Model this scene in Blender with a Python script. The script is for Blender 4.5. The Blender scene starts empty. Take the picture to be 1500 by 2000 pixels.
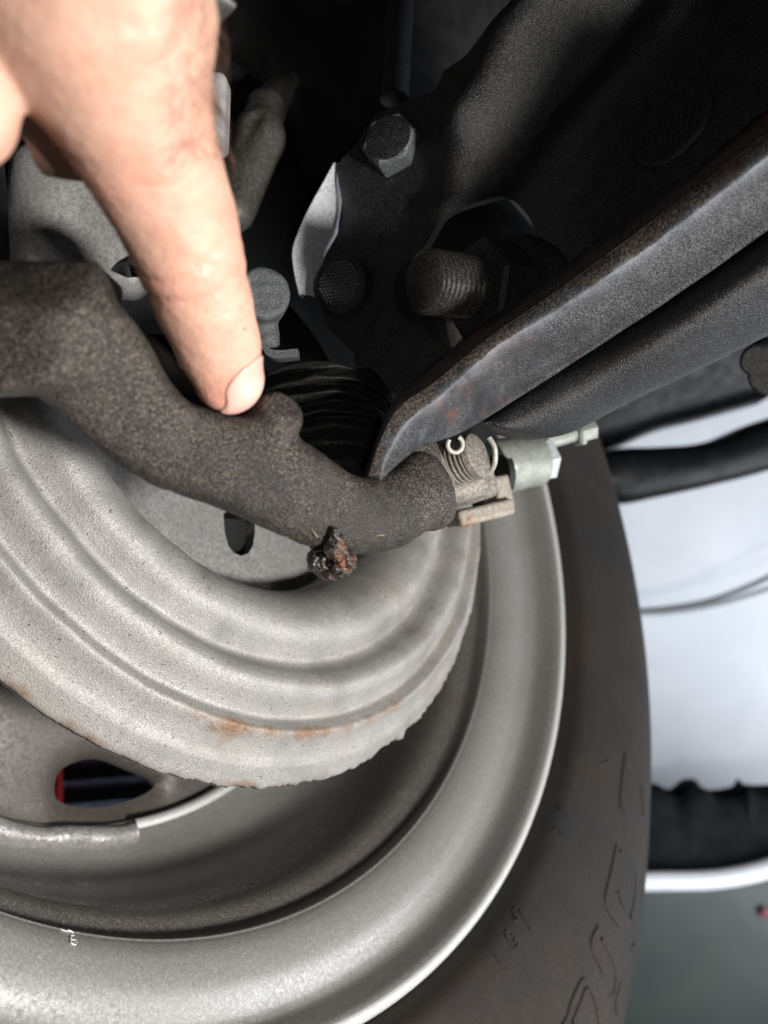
import bpy, bmesh, math, random
import numpy as np
from mathutils import Matrix, Vector
from mathutils.geometry import delaunay_2d_cdt
random.seed(7); rng = np.random.default_rng(7)
scene = bpy.context.scene
COL = scene.collection

# ------------------------------------------------------------------ frames
# Working frame: millimetres, x right / y down / z away, origin at the lens.
# World frame: metres, Z up, Y along the axle (outboard), so the wheel stands upright.
F = 1625.0
N_AX = np.array([-0.73305, 0.32779, 0.59598]); N_AX /= np.linalg.norm(N_AX)
UP = np.array([0, 0, 1.0]) - N_AX * N_AX[2]; UP /= np.linalg.norm(UP)
XA = np.cross(N_AX, UP)
RW = np.array([XA, N_AX, UP])
CAM_POS = np.array([0.0, 0.0, 1.45])
HUB = np.array([-47.53, -41.82, 291.13])

def P(x, y, z):
    return np.array([(x - 750) / F * z, (y - 1000) / F * z, z], float)
def W(p):
    return np.asarray(p, float) / 1000.0 @ RW.T + CAM_POS
def D(v):
    v = np.asarray(v, float); return v / np.linalg.norm(v)

# ------------------------------------------------------------------ camera, world, lights, exposure
cd = bpy.data.cameras.new('camera'); cam = bpy.data.objects.new('camera', cd); COL.objects.link(cam)
cd.sensor_fit = 'HORIZONTAL'; cd.sensor_width = 36; cd.lens = 36 * F / 1500
cd.clip_start = 0.005; cd.clip_end = 50
R3 = RW @ np.array([[1, 0, 0], [0, -1, 0], [0, 0, -1]], float).T
mw = Matrix([list(R3[i]) + [CAM_POS[i]] for i in range(3)] + [[0, 0, 0, 1]])
cam.matrix_world = mw
cd.dof.use_dof = True; cd.dof.focus_distance = 0.222
cd.dof.aperture_fstop = (cd.lens / 2.6)      # 2.6 mm pupil, a phone lens close up
scene.camera = cam

world = bpy.data.worlds.new('World'); scene.world = world; world.use_nodes = True
bg = world.node_tree.nodes['Background']
bg.inputs[0].default_value = (0.80, 0.88, 1.0, 1); bg.inputs[1].default_value = 0.016

def area_lamp(name, pos, target, size, watts, col, spread=None):
    l = bpy.data.lights.new(name, 'AREA'); l.shape = 'DISK'; l.size = size; l.energy = watts; l.color = col
    if spread: l.spread = spread
    o = bpy.data.objects.new(name, l); COL.objects.link(o)
    a, b = Vector(W(pos)), Vector(W(target))
    o.location = a; o.rotation_euler = (b - a).to_track_quat('-Z', 'Y').to_euler()
    return o
area_lamp('work_torch', (228, 82, -48), (-20, 10, 225), 0.05, 3.15, (1.0, 0.97, 0.925))
area_lamp('lens_fill', (24, -16, -2), (0, 0, 250), 0.006, 0.10, (1.0, 0.97, 0.93))  # added fill beside the lens, lifts the arm web, bolts and stud
area_lamp('workshop_lamp', (820, 380, 330), (480, 150, 1150), 0.9, 13, (0.90, 0.94, 1.0))

vs = scene.view_settings
vs.view_transform = 'Standard'; vs.look = 'None'; vs.exposure = 0.0; vs.gamma = 1.0
scene.cycles.use_denoising = True
scene.cycles.max_bounces = 8

# ------------------------------------------------------------------ mesh helpers
def link(name, me, mat=None, parent=None, smooth=True):
    o = bpy.data.objects.new(name, me); COL.objects.link(o)
    if mat: me.materials.append(mat)
    if smooth and len(me.polygons): me.polygons.foreach_set('use_smooth', [True] * len(me.polygons))
    if parent: o.parent = parent
    return o
def mesh(name, V, Fc, mat, parent=None, smooth=True, attr=None, sharp=None):
    """V in working mm -> baked to world (or relative to the parent empty)"""
    off = np.array(parent.matrix_basis.translation) if parent else np.zeros(3)
    if parent and parent.parent: off = off + np.array(parent.parent.matrix_basis.translation)
    Vw = W(V) - off
    me = bpy.data.meshes.new(name)
    me.from_pydata(Vw.tolist(), [], [tuple(int(i) for i in f) for f in Fc]); me.update()
    if attr is not None:
        a = me.color_attributes.new('tint', 'FLOAT_COLOR', 'POINT')
        c = np.ones((len(V), 4), np.float32); c[:, :attr.shape[1]] = attr
        a.data.foreach_set('color', c.ravel())
    o = link(name, me, mat, parent, smooth)
    if sharp is not None: me.set_sharp_from_angle(angle=math.radians(sharp))
    return o
def thing(name, label, cat, at, group=None):
    o = bpy.data.objects.new(name, None); COL.objects.link(o)
    o.location = W(at); o.empty_display_size = 0.01
    return tag(o, label, cat, group)
def tag(o, label=None, cat=None, group=None, kind=None):
    if label: o['label'] = label
    if cat: o['category'] = cat
    if group: o['group'] = group
    if kind: o['kind'] = kind
    return o

def grid_faces(nu, nv, cu=False, cv=False):
    f = []
    for i in range(nu if cu else nu - 1):
        for j in range(nv if cv else nv - 1):
            a, b = i * nv + j, ((i + 1) % nu) * nv + j
            c, d = ((i + 1) % nu) * nv + (j + 1) % nv, i * nv + (j + 1) % nv
            f.append((a, b, c, d))
    return f
def catmull(pts, n):
    pts = np.asarray(pts, float); m = len(pts)
    t = np.linspace(0, m - 1, n); i = np.clip(t.astype(int), 0, m - 2); u = (t - i)
    u = u.reshape((-1,) + (1,) * (pts.ndim - 1))
    g = lambda k: pts[np.clip(k, 0, m - 1)]
    p0, p1, p2, p3 = g(i - 1), g(i), g(i + 1), g(i + 2)
    return 0.5 * (2 * p1 + (p2 - p0) * u + (2 * p0 - 5 * p1 + 4 * p2 - p3) * u ** 2 + (3 * p1 - p0 - 3 * p2 + p3) * u ** 3)
def loft(S, nu, nv):
    """S: stations x section points x 3"""
    S = np.asarray(S, float)
    A = catmull(S, nu); B = np.stack([catmull(a, nv) for a in A])
    return B
def rev(prof, t0, t1, n, wob=None):
    """revolve (r, a) profile about the axle"""
    prof = np.asarray(prof, float); t = np.radians(np.linspace(t0, t1, n))
    r = prof[None, :, 0] + np.zeros((n, 1)); a = prof[None, :, 1] + np.zeros((n, 1))
    if wob is not None: dr, da = wob(t[:, None], r); r = r + dr; a = a + da
    V = HUB + a[..., None] * N_AX + r[..., None] * (np.cos(t)[:, None, None] * XA + np.sin(t)[:, None, None] * UP)
    return V.reshape(-1, 3), grid_faces(n, prof.shape[0])
def hubp(r, t, a):
    t = math.radians(t); return HUB + a * N_AX + r * (math.cos(t) * XA + math.sin(t) * UP)
def frame(ax):
    ax = D(ax); h = np.array([0, 1, 0]) if abs(ax[1]) < .9 else np.array([1, 0, 0])
    u = D(np.cross(h, ax)); return u, np.cross(ax, u), ax
def lathe(base, ax, prof, n=48, helix=0):
    """prof (s along axis, r); closed at ends when r==0"""
    u, v, ax = frame(ax); prof = np.asarray(prof, float); t = np.linspace(0, 2 * np.pi, n, endpoint=False)
    s = prof[None, :, 0] + helix * t[:, None] / (2 * np.pi); r = prof[None, :, 1]
    V = base + s[..., None] * ax + (r * np.cos(t)[:, None])[..., None] * u + (r * np.sin(t)[:, None])[..., None] * v
    return V.reshape(-1, 3), grid_faces(n, len(prof), cu=True)
def tube(pts, r, n=12, m=40, flat=None):
    pts = catmull(pts, m) if len(pts) > 2 else np.asarray(pts, float)
    if len(pts) == 2: pts = np.linspace(pts[0], pts[1], m)
    r = np.interp(np.linspace(0, 1, m), np.linspace(0, 1, len(np.atleast_1d(r))), np.atleast_1d(r)) if np.ndim(r) else np.full(m, r)
    T = np.gradient(pts, axis=0); T /= np.linalg.norm(T, axis=1)[:, None]
    u = frame(T[0])[0]; V = []
    for i in range(m):
        u = D(u - T[i] * (u @ T[i])); v = np.cross(T[i], u)
        for k in range(n):
            a = 2 * np.pi * k / n; V.append(pts[i] + r[i] * (math.cos(a) * u + math.sin(a) * v))
    V = np.array(V); f = grid_faces(m, n, cv=True)
    f.append(tuple(range(n))[::-1]); f.append(tuple((m - 1) * n + k for k in range(n)))
    return V, f
def prism(poly, ax, h, bev=0.0):
    """poly: Kx3 ring, extruded along ax by h, small bevelled rim"""
    poly = np.asarray(poly, float); c = poly.mean(0); ax = D(ax); k = len(poly)
    rings = [poly, poly + ax * (h - bev), c + (poly - c) * (1 - bev / np.linalg.norm(poly - c, axis=1).mean()) + ax * h]
    V = np.concatenate(rings); f = []
    for q in range(2):
        for i in range(k): f.append((q * k + i, q * k + (i + 1) % k, (q + 1) * k + (i + 1) % k, (q + 1) * k + i))
    f.append(tuple(range(k))[::-1]); f.append(tuple(2 * k + i for i in range(k)))
    return V, f
def merge(*vf):
    V, Fc, o = [], [], 0
    for v, f in vf:
        V.append(np.asarray(v)); Fc += [tuple(i + o for i in q) for q in f]; o += len(v)
    return np.concatenate(V), Fc
def on_plane(px, py, p0, n):
    d = P(px, py, 1.0); return d * ((p0 @ n) / (d @ n))
def dense(poly, step):
    poly = np.asarray(poly, float); out = []
    for a, b in zip(poly, np.roll(poly, -1, 0)):
        k = max(1, int(np.linalg.norm(b - a) / step)); out += [a + (b - a) * i / k for i in range(k)]
    return np.array(out)
def smooth_poly(poly, n=80):
    poly = np.asarray(poly, float); q = np.concatenate([poly[-2:], poly, poly[:3]])
    m = len(poly); t = catmull(q, n * 4)
    i0, i1 = 2 / (len(q) - 1), (2 + m) / (len(q) - 1)
    s = np.linspace(0, 1, n * 4); k = (s >= i0) & (s < i1)
    t = t[k]; return t[:: max(1, len(t) // n)]
def plate(outline_px, p0, n, thick, holes_px=(), h=None, step=2.0):
    """sheet in the plane (p0,n) cut to an outline seen from the lens; h(u,v) in mm bulges it along n"""
    n = D(n); u, v, _ = frame(n)
    def uv(q): d = on_plane(q[0], q[1], p0, n) - p0; return np.array([d @ u, d @ v])
    O = dense([uv(q) for q in outline_px], step); H = [dense([uv(q) for q in hp], step) for hp in holes_px]
    mn, mx = O.min(0), O.max(0)
    gx, gy = np.meshgrid(np.arange(mn[0], mx[0], step), np.arange(mn[1], mx[1], step))
    G = np.c_[gx.ravel(), gy.ravel()] + rng.uniform(-.2, .2, (gx.size, 2)) * step
    def inside(pts, poly):
        x, y = pts[:, 0], pts[:, 1]; c = np.zeros(len(pts), bool); a = poly; b = np.roll(poly, -1, 0)
        for (x0, y0), (x1, y1) in zip(a, b):
            if y0 == y1: continue
            c ^= ((y0 > y) != (y1 > y)) & (x < (x1 - x0) * (y - y0) / (y1 - y0) + x0)
        return c
    def near(pts, poly): return np.min(((pts[:, None] - poly[None]) ** 2).sum(2), 1) < (step * .5) ** 2
    k = inside(G, O)
    for hp in H: k &= ~inside(G, hp)
    G = G[k]
    for poly in [O] + H: G = G[~near(G, poly)]
    pts = np.concatenate([O] + H + [G]); edges = []; o = 0
    for poly in [O] + H:
        m = len(poly); edges += [(o + i, o + (i + 1) % m) for i in range(m)]; o += m
    r = delaunay_2d_cdt([Vector(p) for p in pts], edges, [], 0, 1e-5)
    Q = np.array([list(p) for p in r[0]]); T = [tuple(f) for f in r[2]]
    cen = np.array([Q[list(f)].mean(0) for f in T]); k = inside(cen, O)
    for hp in H: k &= ~inside(cen, hp)
    T = [f for f, q in zip(T, k) if q]
    hh = h(Q[:, 0], Q[:, 1]) if h else np.zeros(len(Q))
    A = p0 + Q[:, :1] * u + Q[:, 1:] * v + hh[:, None] * n
    m = len(Q); B = A - n * thick
    cnt = {}
    for f in T:
        for a, b in zip(f, f[1:] + f[:1]): cnt[(a, b)] = 1
    Fc = list(T) + [tuple(i + m for i in f[::-1]) for f in T]
    for (a, b) in cnt:
        if (b, a) not in cnt: Fc.append((b, a, a + m, b + m))
    return np.concatenate([A, B]), Fc

# ------------------------------------------------------------------ implicit surfaces (cast and fleshy shapes)
def rcone(p, a, b, ra, rb):
    ba = b - a; t = np.clip(((p - a) @ ba) / (ba @ ba), 0, 1)
    return np.linalg.norm(p - (a + t[..., None] * ba), axis=-1) - (ra + (rb - ra) * t)
def bcone(p, a, b, ra, rb, e):
    ba = b - a; t = np.clip(((p - a) @ ba) / (ba @ ba), 0, 1); w = p - (a + t[..., None] * ba); T = D(ba)
    zd = D(np.array([0, 0, 1.0]) - T * T[2]); v = w @ zd; u = np.sqrt(np.maximum((w * w).sum(-1) - v * v, 0))
    return (np.abs(u) ** e + np.abs(v * 1.12) ** e) ** (1 / e) - (ra + (rb - ra) * t)
def smin(a, b, k):
    h = np.clip(.5 + .5 * (b - a) / k, 0, 1); return b + (a - b) * h - k * h * (1 - h)
def smax(a, b, k): return -smin(-a, -b, k)
def rbox(p, c, axes, half, r):
    q = np.abs(np.stack([(p - c) @ np.asarray(ax) for ax in axes], -1)) - (np.asarray(half) - r)
    return np.linalg.norm(np.maximum(q, 0), axis=-1) + np.minimum(q.max(-1), 0) - r
def capcyl(p, a, ax, h, r, rd):
    ax = D(ax); s = (p - a) @ ax; rr = np.linalg.norm(p - a - s[..., None] * ax, axis=-1)
    q = np.stack([rr - (r - rd), np.abs(s - h / 2) - (h / 2 - rd)], -1)
    return np.linalg.norm(np.maximum(q, 0), axis=-1) + np.minimum(q.max(-1), 0) - rd
def wobble(p, s, seed=0):
    g = np.random.default_rng(seed); o = 0
    for k in range(9):
        d = D(g.normal(size=3)) * s * g.uniform(.6, 1.8); o = o + np.sin(p @ d + g.uniform(0, 6.28)) / 9
    return o * 2
def isosurface(f, lo, hi, res):
    lo, hi = np.array(lo, float), np.array(hi, float); n = np.maximum(4, ((hi - lo) / res).astype(int) + 1)
    ax = [lo[i] + res * np.arange(n[i]) for i in range(3)]
    d = np.empty(n, np.float32)
    yy, zz = np.meshgrid(ax[1], ax[2], indexing='ij')
    for i0 in range(0, n[0], 16):
        xs = ax[0][i0:i0 + 16]; pts = np.empty((len(xs),) + yy.shape + (3,))
        pts[..., 0] = xs[:, None, None]; pts[..., 1] = yy; pts[..., 2] = zz
        d[i0:i0 + 16] = f(pts)
    s = d < 0
    cs = sum(s[i:n[0] - 1 + i, j:n[1] - 1 + j, k:n[2] - 1 + k].astype(np.int8) for i in (0, 1) for j in (0, 1) for k in (0, 1))
    act = np.argwhere((cs > 0) & (cs < 8)); idx = -np.ones(n - 1, np.int64); idx[tuple(act.T)] = np.arange(len(act))
    acc = np.zeros((len(act), 3)); cnt = np.zeros(len(act))
    cor = [(i, j, k) for i in (0, 1) for j in (0, 1) for k in (0, 1)]
    val = {c: d[act[:, 0] + c[0], act[:, 1] + c[1], act[:, 2] + c[2]].astype(float) for c in cor}
    for c in cor:
        for q in range(3):
            if c[q]: continue
            e = list(c); e[q] = 1; e = tuple(e); a, b = val[c], val[e]; m = (a < 0) != (b < 0)
            t = np.where(m, a / np.where(m, a - b, 1), 0); pt = np.tile(np.array(c, float), (len(act), 1)); pt[:, q] += t
            acc[m] += pt[m]; cnt[m] += 1
    V = lo + res * (act + acc / cnt[:, None]); Fc = []
    for q in range(3):
        a1, a2 = (q + 1) % 3, (q + 2) % 3
        sl0 = [slice(None)] * 3; sl1 = [slice(None)] * 3; sl0[q] = slice(0, -1); sl1[q] = slice(1, None)
        A, B = s[tuple(sl0)], s[tuple(sl1)]; ed = np.argwhere(A != B)
        ed = ed[(ed[:, a1] > 0) & (ed[:, a2] > 0) & (ed[:, a1] < n[a1] - 1) & (ed[:, a2] < n[a2] - 1)]
        if not len(ed): continue
        def cell(o1, o2):
            c = ed.copy(); c[:, a1] -= o1; c[:, a2] -= o2; return idx[tuple(c.T)]
        quad = np.stack([cell(1, 1), cell(0, 1), cell(0, 0), cell(1, 0)], 1)
        flip = ~A[tuple(ed.T)]; quad[flip] = quad[flip][:, ::-1]
        Fc.append(quad)
    Fc = np.concatenate(Fc); return V, Fc[(Fc >= 0).all(1)]

# ------------------------------------------------------------------ materials
def ramp(nt, fac, stops, interp='LINEAR'):
    r = nt.nodes.new('ShaderNodeValToRGB'); r.color_ramp.interpolation = interp
    e = r.color_ramp.elements
    while len(e) < len(stops): e.new(.5)
    for q, (p, c) in zip(e, stops): q.position = p; q.color = (*c, 1) if len(c) == 3 else c
    nt.links.new(fac, r.inputs[0]); return r.outputs[0]
def noise(nt, co, scale, detail=3, rough=.55, dist=0):
    n = nt.nodes.new('ShaderNodeTexNoise'); n.inputs['Scale'].default_value = scale; n.inputs['Detail'].default_value = detail
    n.inputs['Roughness'].default_value = rough; n.inputs['Distortion'].default_value = dist
    nt.links.new(co, n.inputs['Vector']); return n.outputs['Fac']
def mixc(nt, fac, a, b, mode='MIX'):
    m = nt.nodes.new('ShaderNodeMix'); m.data_type = 'RGBA'; m.blend_type = mode
    for s, v in ((m.inputs[0], fac), (m.inputs[6], a), (m.inputs[7], b)):
        if hasattr(v, 'is_output'): nt.links.new(v, s)
        elif np.ndim(v): s.default_value = (*v, 1)
        else: s.default_value = v
    return m.outputs[2]
G3 = lambda v: (v, v, v)
def mat(name, dark, light, rough=.6, metal=0.0, grain=1500, gcon=(.35, .7), bump=.4, bdist=.0002, blotch=None, rust=None, flakes=0, spec=.5, coat=0, mid=None, rvar=.12, attr=False, wear_shade=None, scn=(.30, .55)):
    """dark/light: grain colours. blotch: (scale, colour, lo, hi). rust: (scale, colour, lo, hi)"""
    m = bpy.data.materials.new(name); m.use_nodes = True; nt = m.node_tree; b = nt.nodes['Principled BSDF']
    co = nt.nodes.new('ShaderNodeTexCoord').outputs['Object']
    g = noise(nt, co, grain, 2, .6)
    c = ramp(nt, g, [(gcon[0], dark), (gcon[1], light)])
    for q in (blotch if isinstance(blotch, list) else [blotch] if blotch else []):
        f = ramp(nt, noise(nt, co, q[0], 5, .6, .4), [(q[2], G3(0)), (q[3], G3(1))]); c = mixc(nt, f, c, q[1])
    if rust:
        rn = noise(nt, co, rust[0], 8, .7, .3)
        if attr:
            at = nt.nodes.new('ShaderNodeAttribute'); at.attribute_name = 'tint'; s1 = nt.nodes.new('ShaderNodeSeparateColor'); nt.links.new(at.outputs['Color'], s1.inputs[0])
            ad = nt.nodes.new('ShaderNodeMath'); ad.operation = 'ADD'; nt.links.new(rn, ad.inputs[0]); nt.links.new(s1.outputs[0], ad.inputs[1]); rn = ad.outputs[0]
        f = ramp(nt, rn, [(rust[2], G3(0)), (rust[3], G3(1))])
        rc = ramp(nt, noise(nt, co, 900, 3), [(.3, tuple(v * .45 for v in rust[1])), (.7, rust[1])])
        c = mixc(nt, f, c, rc)
    if wear_shade:  # flange wear, and the rim well's painted shade with its dirt
        at2 = nt.nodes.new('ShaderNodeAttribute'); at2.attribute_name = 'tint'; s2 = nt.nodes.new('ShaderNodeSeparateColor'); nt.links.new(at2.outputs['Color'], s2.inputs[0])
        m2 = nt.nodes.new('ShaderNodeMath'); m2.operation = 'MULTIPLY'; nt.links.new(s2.outputs[1], m2.inputs[0])
        nt.links.new(ramp(nt, noise(nt, co, 130, 6, .7, .5), [(scn[0], G3(0)), (scn[1], G3(1))]), m2.inputs[1]); c = mixc(nt, m2.outputs[0], c, mixc(nt, g, tuple(v * .55 for v in wear_shade), wear_shade))
    nt.links.new(c, b.inputs['Base Color'])
    rr = ramp(nt, noise(nt, co, grain * .35, 3), [(.3, G3(max(.05, rough - rvar))), (.7, G3(min(1, rough + rvar)))])
    nt.links.new(rr, b.inputs['Roughness']); b.inputs['Metallic'].default_value = metal
    b.inputs['Specular IOR Level'].default_value = spec; b.inputs['Coat Weight'].default_value = coat
    b.inputs['Coat Roughness'].default_value = .25
    bp = nt.nodes.new('ShaderNodeBump'); bp.inputs['Strength'].default_value = bump; bp.inputs['Distance'].default_value = bdist
    nt.links.new(g, bp.inputs['Height']); nrm = bp.outputs[0]
    if mid:
        b2 = nt.nodes.new('ShaderNodeBump'); b2.inputs['Strength'].default_value = mid[1]; b2.inputs['Distance'].default_value = mid[2]
        nt.links.new(noise(nt, co, mid[0], 3), b2.inputs['Height']); nt.links.new(nrm, b2.inputs['Normal']); nrm = b2.outputs[0]
    nt.links.new(nrm, b.inputs['Normal'])
    if flakes:
        v = nt.nodes.new('ShaderNodeTexVoronoi'); v.inputs['Scale'].default_value = 4200; nt.links.new(co, v.inputs['Vector'])
        sep = nt.nodes.new('ShaderNodeSeparateColor'); nt.links.new(v.outputs['Color'], sep.inputs[0])
        f = ramp(nt, sep.outputs[0], [(.80, G3(0)), (.97, G3(flakes))])
        nt.links.new(mixc(nt, f, c, (.95, .95, .93)), b.inputs['Base Color'])
    return m
M = {}
M['cast'] = mat('dusty_cast_iron', (.006, .0055, .005), (.165, .138, .112), .55, .0, 2600, (.46, .70), 1.0, .0004,
    blotch=[(30, (.011, .0115, .0125), .46, .70), (22, (.034, .028, .023), .54, .78), (150, (.05, .045, .04), .60, .72)], mid=(260, .45, .0008), spec=.28)
M['black'] = mat('gritty_black_paint', (.004, .004, .0045), (.075, .075, .08), .46, .0, 2500, (.52, .80), 1.0, .0004,
    blotch=[(30, (.010, .007, .0055), .55, .75)], mid=(220, .35, .0007), spec=.38, flakes=.03)
M['flange'] = mat('worn_black_flange', (.007, .007, .008), (.115, .115, .122), .55, .0, 2500, (.40, .74), .9, .0004,
    blotch=[(45, (.014, .0145, .016), .48, .66), (60, (.085, .09, .10), .62, .78)], rust=(34, (.11, .046, .022), .60, .70), mid=(240, .35, .0006), attr=True, wear_shade=(.19, .20, .225), spec=.25)
M['brown_edge'] = mat('rusty_brown_edge', (.009, .007, .006), (.10, .08, .066), .8, 0, 1300, (.4, .75), .8, .0004)
M['shield'] = mat('galvanised_shield', (.185, .178, .168), (.365, .354, .338), .5, .2, 2300, (.30, .70), .8, .0003,
    blotch=[(50, (.20, .195, .188), .46, .70), (20, (.28, .24, .19), .52, .76), (850, (.07, .066, .06), .64, .68)], rust=(85, (.25, .135, .062), .66, .92), mid=(90, .25, .0012), attr=True)
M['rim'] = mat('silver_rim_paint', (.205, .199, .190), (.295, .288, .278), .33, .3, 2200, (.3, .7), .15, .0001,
    blotch=[(25, (.22, .208, .195), .5, .8), (9, (.19, .178, .165), .5, .75)], flakes=.22, wear_shade=(.10, .088, .076), scn=(0.0, .42))  # brown mix colour holds the painted well shade as well as dirt
M['dirtydisc'] = mat('brake_dusted_disc', (.055, .047, .040), (.092, .081, .070), .5, .1, 1800, (.3, .7), .2, .0001, blotch=[(30, (.045, .038, .032), .45, .75), (14, (.10, .09, .08), .55, .75)], flakes=.08)
M['lip'] = mat('rim_edge_highlight', (.56, .56, .55), (.70, .70, .68), .4, .4, 1800, (.3, .7), .2, .0001)  # rim lip highlight put into the colour; paint mark shares it
M['bead'] = mat('weld_bead_metal', (.24, .23, .22), (.42, .41, .39), .45, .4, 900, (.3, .7), .5, .0004, mid=(160, .6, .0012))
M['tyre'] = mat('dusty_tyre_rubber', (.0125, .0115, .0105), (.023, .021, .0195), .75, 0, 1400, (.3, .7), .3, .0002,
    blotch=[(14, (.032, .023, .017), .40, .70), (40, (.016, .0162, .0178), .5, .7)], mid=(300, .3, .0006), spec=.22)
M['rubber'] = mat('black_rubber', (.005, .005, .005), (.016, .016, .016), .6, 0, 900, (.3, .75), .8, .0005, spec=.3, mid=(200, .5, .0012))
M['steel'] = mat('dark_thread_steel', (.02, .019, .018), (.15, .145, .14), .34, .5, 2600, (.45, .75), .25, .0002)
M['clipgrey'] = mat('dirty_clip_grey', (.026, .028, .031), (.095, .10, .105), .6, .1, 2300, (.3, .75), .9, .0004)
M['boltgrey'] = mat('grey_zinc', (.04, .042, .044), (.17, .18, .19), .5, .3, 1700, (.35, .7), .6, .0003)
M['carrier'] = mat('grey_bracket_iron', (.10, .088, .075), (.27, .245, .215), .6, .2, 1100, (.35, .7), .5, .0003,
    blotch=[(45, (.085, .07, .058), .5, .7)], mid=(250, .3, .0006))
M['hubgrey'] = mat('brushed_grey_casting', (.15, .147, .143), (.28, .276, .268), .5, .2, 900, (.3, .7), .4, .0003, blotch=[(60, (.20, .19, .18), .5, .8)], mid=(200, .2, .0004))
M['pale'] = mat('pale_zinc_fitting', (.20, .215, .19), (.29, .305, .27), .45, .2, 600, (.3, .7), .2, .0002, blotch=[(60, (.18, .185, .17), .5, .7)])
M['ivory'] = mat('ivory_clip_metal', (.22, .21, .18), (.33, .315, .27), .45, .1, 600, (.3, .7), .2, .0002)
M['rusty'] = mat('rust_crust', (.008, .006, .005), (.16, .15, .145), .2, .25, 1500, (.48, .74), 1.0, .0006, rust=(150, (.20, .075, .032), .52, .66), mid=(420, .9, .0012))
M['straw'] = mat('dry_straw', (.26, .24, .14), (.36, .33, .20), .6)
M['tab'] = mat('speckled_grey_tab', (.22, .23, .245), (.46, .475, .50), .6, .15, 1500, (.30, .55), .6, .0003, blotch=[(1100, (.10, .10, .11), .68, .74)])
M['tan'] = mat('rusty_tan_lip', (.17, .145, .12), (.30, .265, .225), .6, .1, 900, (.3, .7), .4, .0003, rust=(50, (.26, .14, .065), .56, .68))
M['sheet'] = mat('dull_black_sheet', (.005, .006, .007), (.011, .013, .014), .8, 0, 60, (.3, .7), .1, .0003, spec=.08)
M['void'] = mat('shade_black', (.0025, .0025, .003), (.006, .006, .0065), .7, 0, 300, (.3, .7), .2, .0004)  # near-black stands in for deep shade, whatever light reaches it
M['lever'] = mat('dull_brown_grey_metal', (.03, .026, .022), (.075, .068, .058), .55, .2, 700, (.3, .7), .4, .0003)
M['plasticwhite'] = mat('pale_grey_plastic', (.33, .335, .34), (.39, .395, .40), .4, 0, 300, (.3, .7), .05, .0001)
M['wall'] = mat('white_wall_paint', (.76, .79, .84), (.80, .83, .87), .6, 0, 30, (.3, .7), .05, .0002, blotch=[(3, (.70, .74, .80), .45, .7)])
M['trim'] = mat('black_plastic_trim', (.004, .0045, .005), (.008, .009, .0095), .35, 0, 200, (.3, .7), .1, .0003, spec=.22)
M['cable'] = mat('grey_cable_sheath', (.20, .21, .23), (.26, .27, .29), .5, 0, 300, (.3, .7), .1, .0002)
M['green'] = mat('dark_green_panel', (.018, .027, .025), (.028, .038, .034), .5, 0, 20, (.3, .7), .1, .0003, blotch=[(6, (.028, .042, .03), .5, .7)])
M['rail'] = mat('white_rail_paint', (.72, .74, .76), (.78, .80, .82), .4, 0, 100, (.3, .7), .05, .0002)
M['navy'] = mat('navy_painted_metal', (.22, .24, .38), (.36, .38, .56), .35, .1, 100, (.3, .7), .1, .0002)
M['red'] = mat('red_painted_metal', (.42, .02, .03), (.50, .03, .04), .4, 0, 100, (.3, .7), .1, .0002)
M['pink'] = mat('pink_tape', (.20, .05, .07), (.28, .09, .10), .5, 0, 100)

def skin_mat(name, base, deep, rough, nail=False):
    m = bpy.data.materials.new(name); m.use_nodes = True; nt = m.node_tree; b = nt.nodes['Principled BSDF']
    co = nt.nodes.new('ShaderNodeTexCoord').outputs['Object']
    c = ramp(nt, noise(nt, co, 130, 5, .6), [(.35, deep), (.62, base)])
    if not nail:
        at = nt.nodes.new('ShaderNodeAttribute'); at.attribute_name = 'tint'
        sp = nt.nodes.new('ShaderNodeSeparateColor'); nt.links.new(at.outputs['Color'], sp.inputs[0])
        c = mixc(nt, sp.outputs[0], c, (.56, .215, .16))
        c = mixc(nt, ramp(nt, noise(nt, co, 420, 4, .7), [(.60, G3(0)), (.78, G3(.35))]), c, (.48, .20, .15))
    nt.links.new(c, b.inputs['Base Color'])
    b.inputs['Roughness'].default_value = rough
    b.inputs['Subsurface Weight'].default_value = .35 if not nail else .2
    b.inputs['Subsurface Radius'].default_value = (1.0, .35, .18); b.inputs['Subsurface Scale'].default_value = .0022
    b.inputs['Specular IOR Level'].default_value = .4
    if not nail:
        v = nt.nodes.new('ShaderNodeTexVoronoi'); v.inputs['Scale'].default_value = 1500; nt.links.new(co, v.inputs['Vector'])
        bp = nt.nodes.new('ShaderNodeBump'); bp.inputs['Strength'].default_value = .25; bp.inputs['Distance'].default_value = .00025
        nt.links.new(v.outputs['Distance'], bp.inputs['Height'])
        b2 = nt.nodes.new('ShaderNodeBump'); b2.inputs['Strength'].default_value = .5; b2.inputs['Distance'].default_value = .0008
        nt.links.new(noise(nt, co, 350, 3), b2.inputs['Height']); nt.links.new(bp.outputs[0], b2.inputs['Normal'])
        nt.links.new(b2.outputs[0], b.inputs['Normal'])
    return m
M['skin'] = skin_mat('skin', (.53, .325, .245), (.44, .245, .18), .46)
M['nail'] = skin_mat('nail', (.62, .37, .31), (.58, .32, .27), .26, True)
hm = bpy.data.materials.new('hair'); hm.use_nodes = True
hm.node_tree.nodes['Principled BSDF'].inputs['Base Color'].default_value = (.07, .035, .02, 1); M['hair'] = hm

# ================================================================== background (out of focus)
def slab(name, poly_px, z, thick, m, parent=None):
    poly = np.array([P(x, y, z) for x, y in poly_px]); V, f = prism(poly, (0, 0, 1), thick, 0.0)
    return mesh(name, V, f, m, parent, smooth=False)
w = slab('wall', [(700, 380), (2600, 380), (2600, 2600), (700, 2600)], 1250, 40, M['wall']); tag(w, kind='structure')
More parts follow.
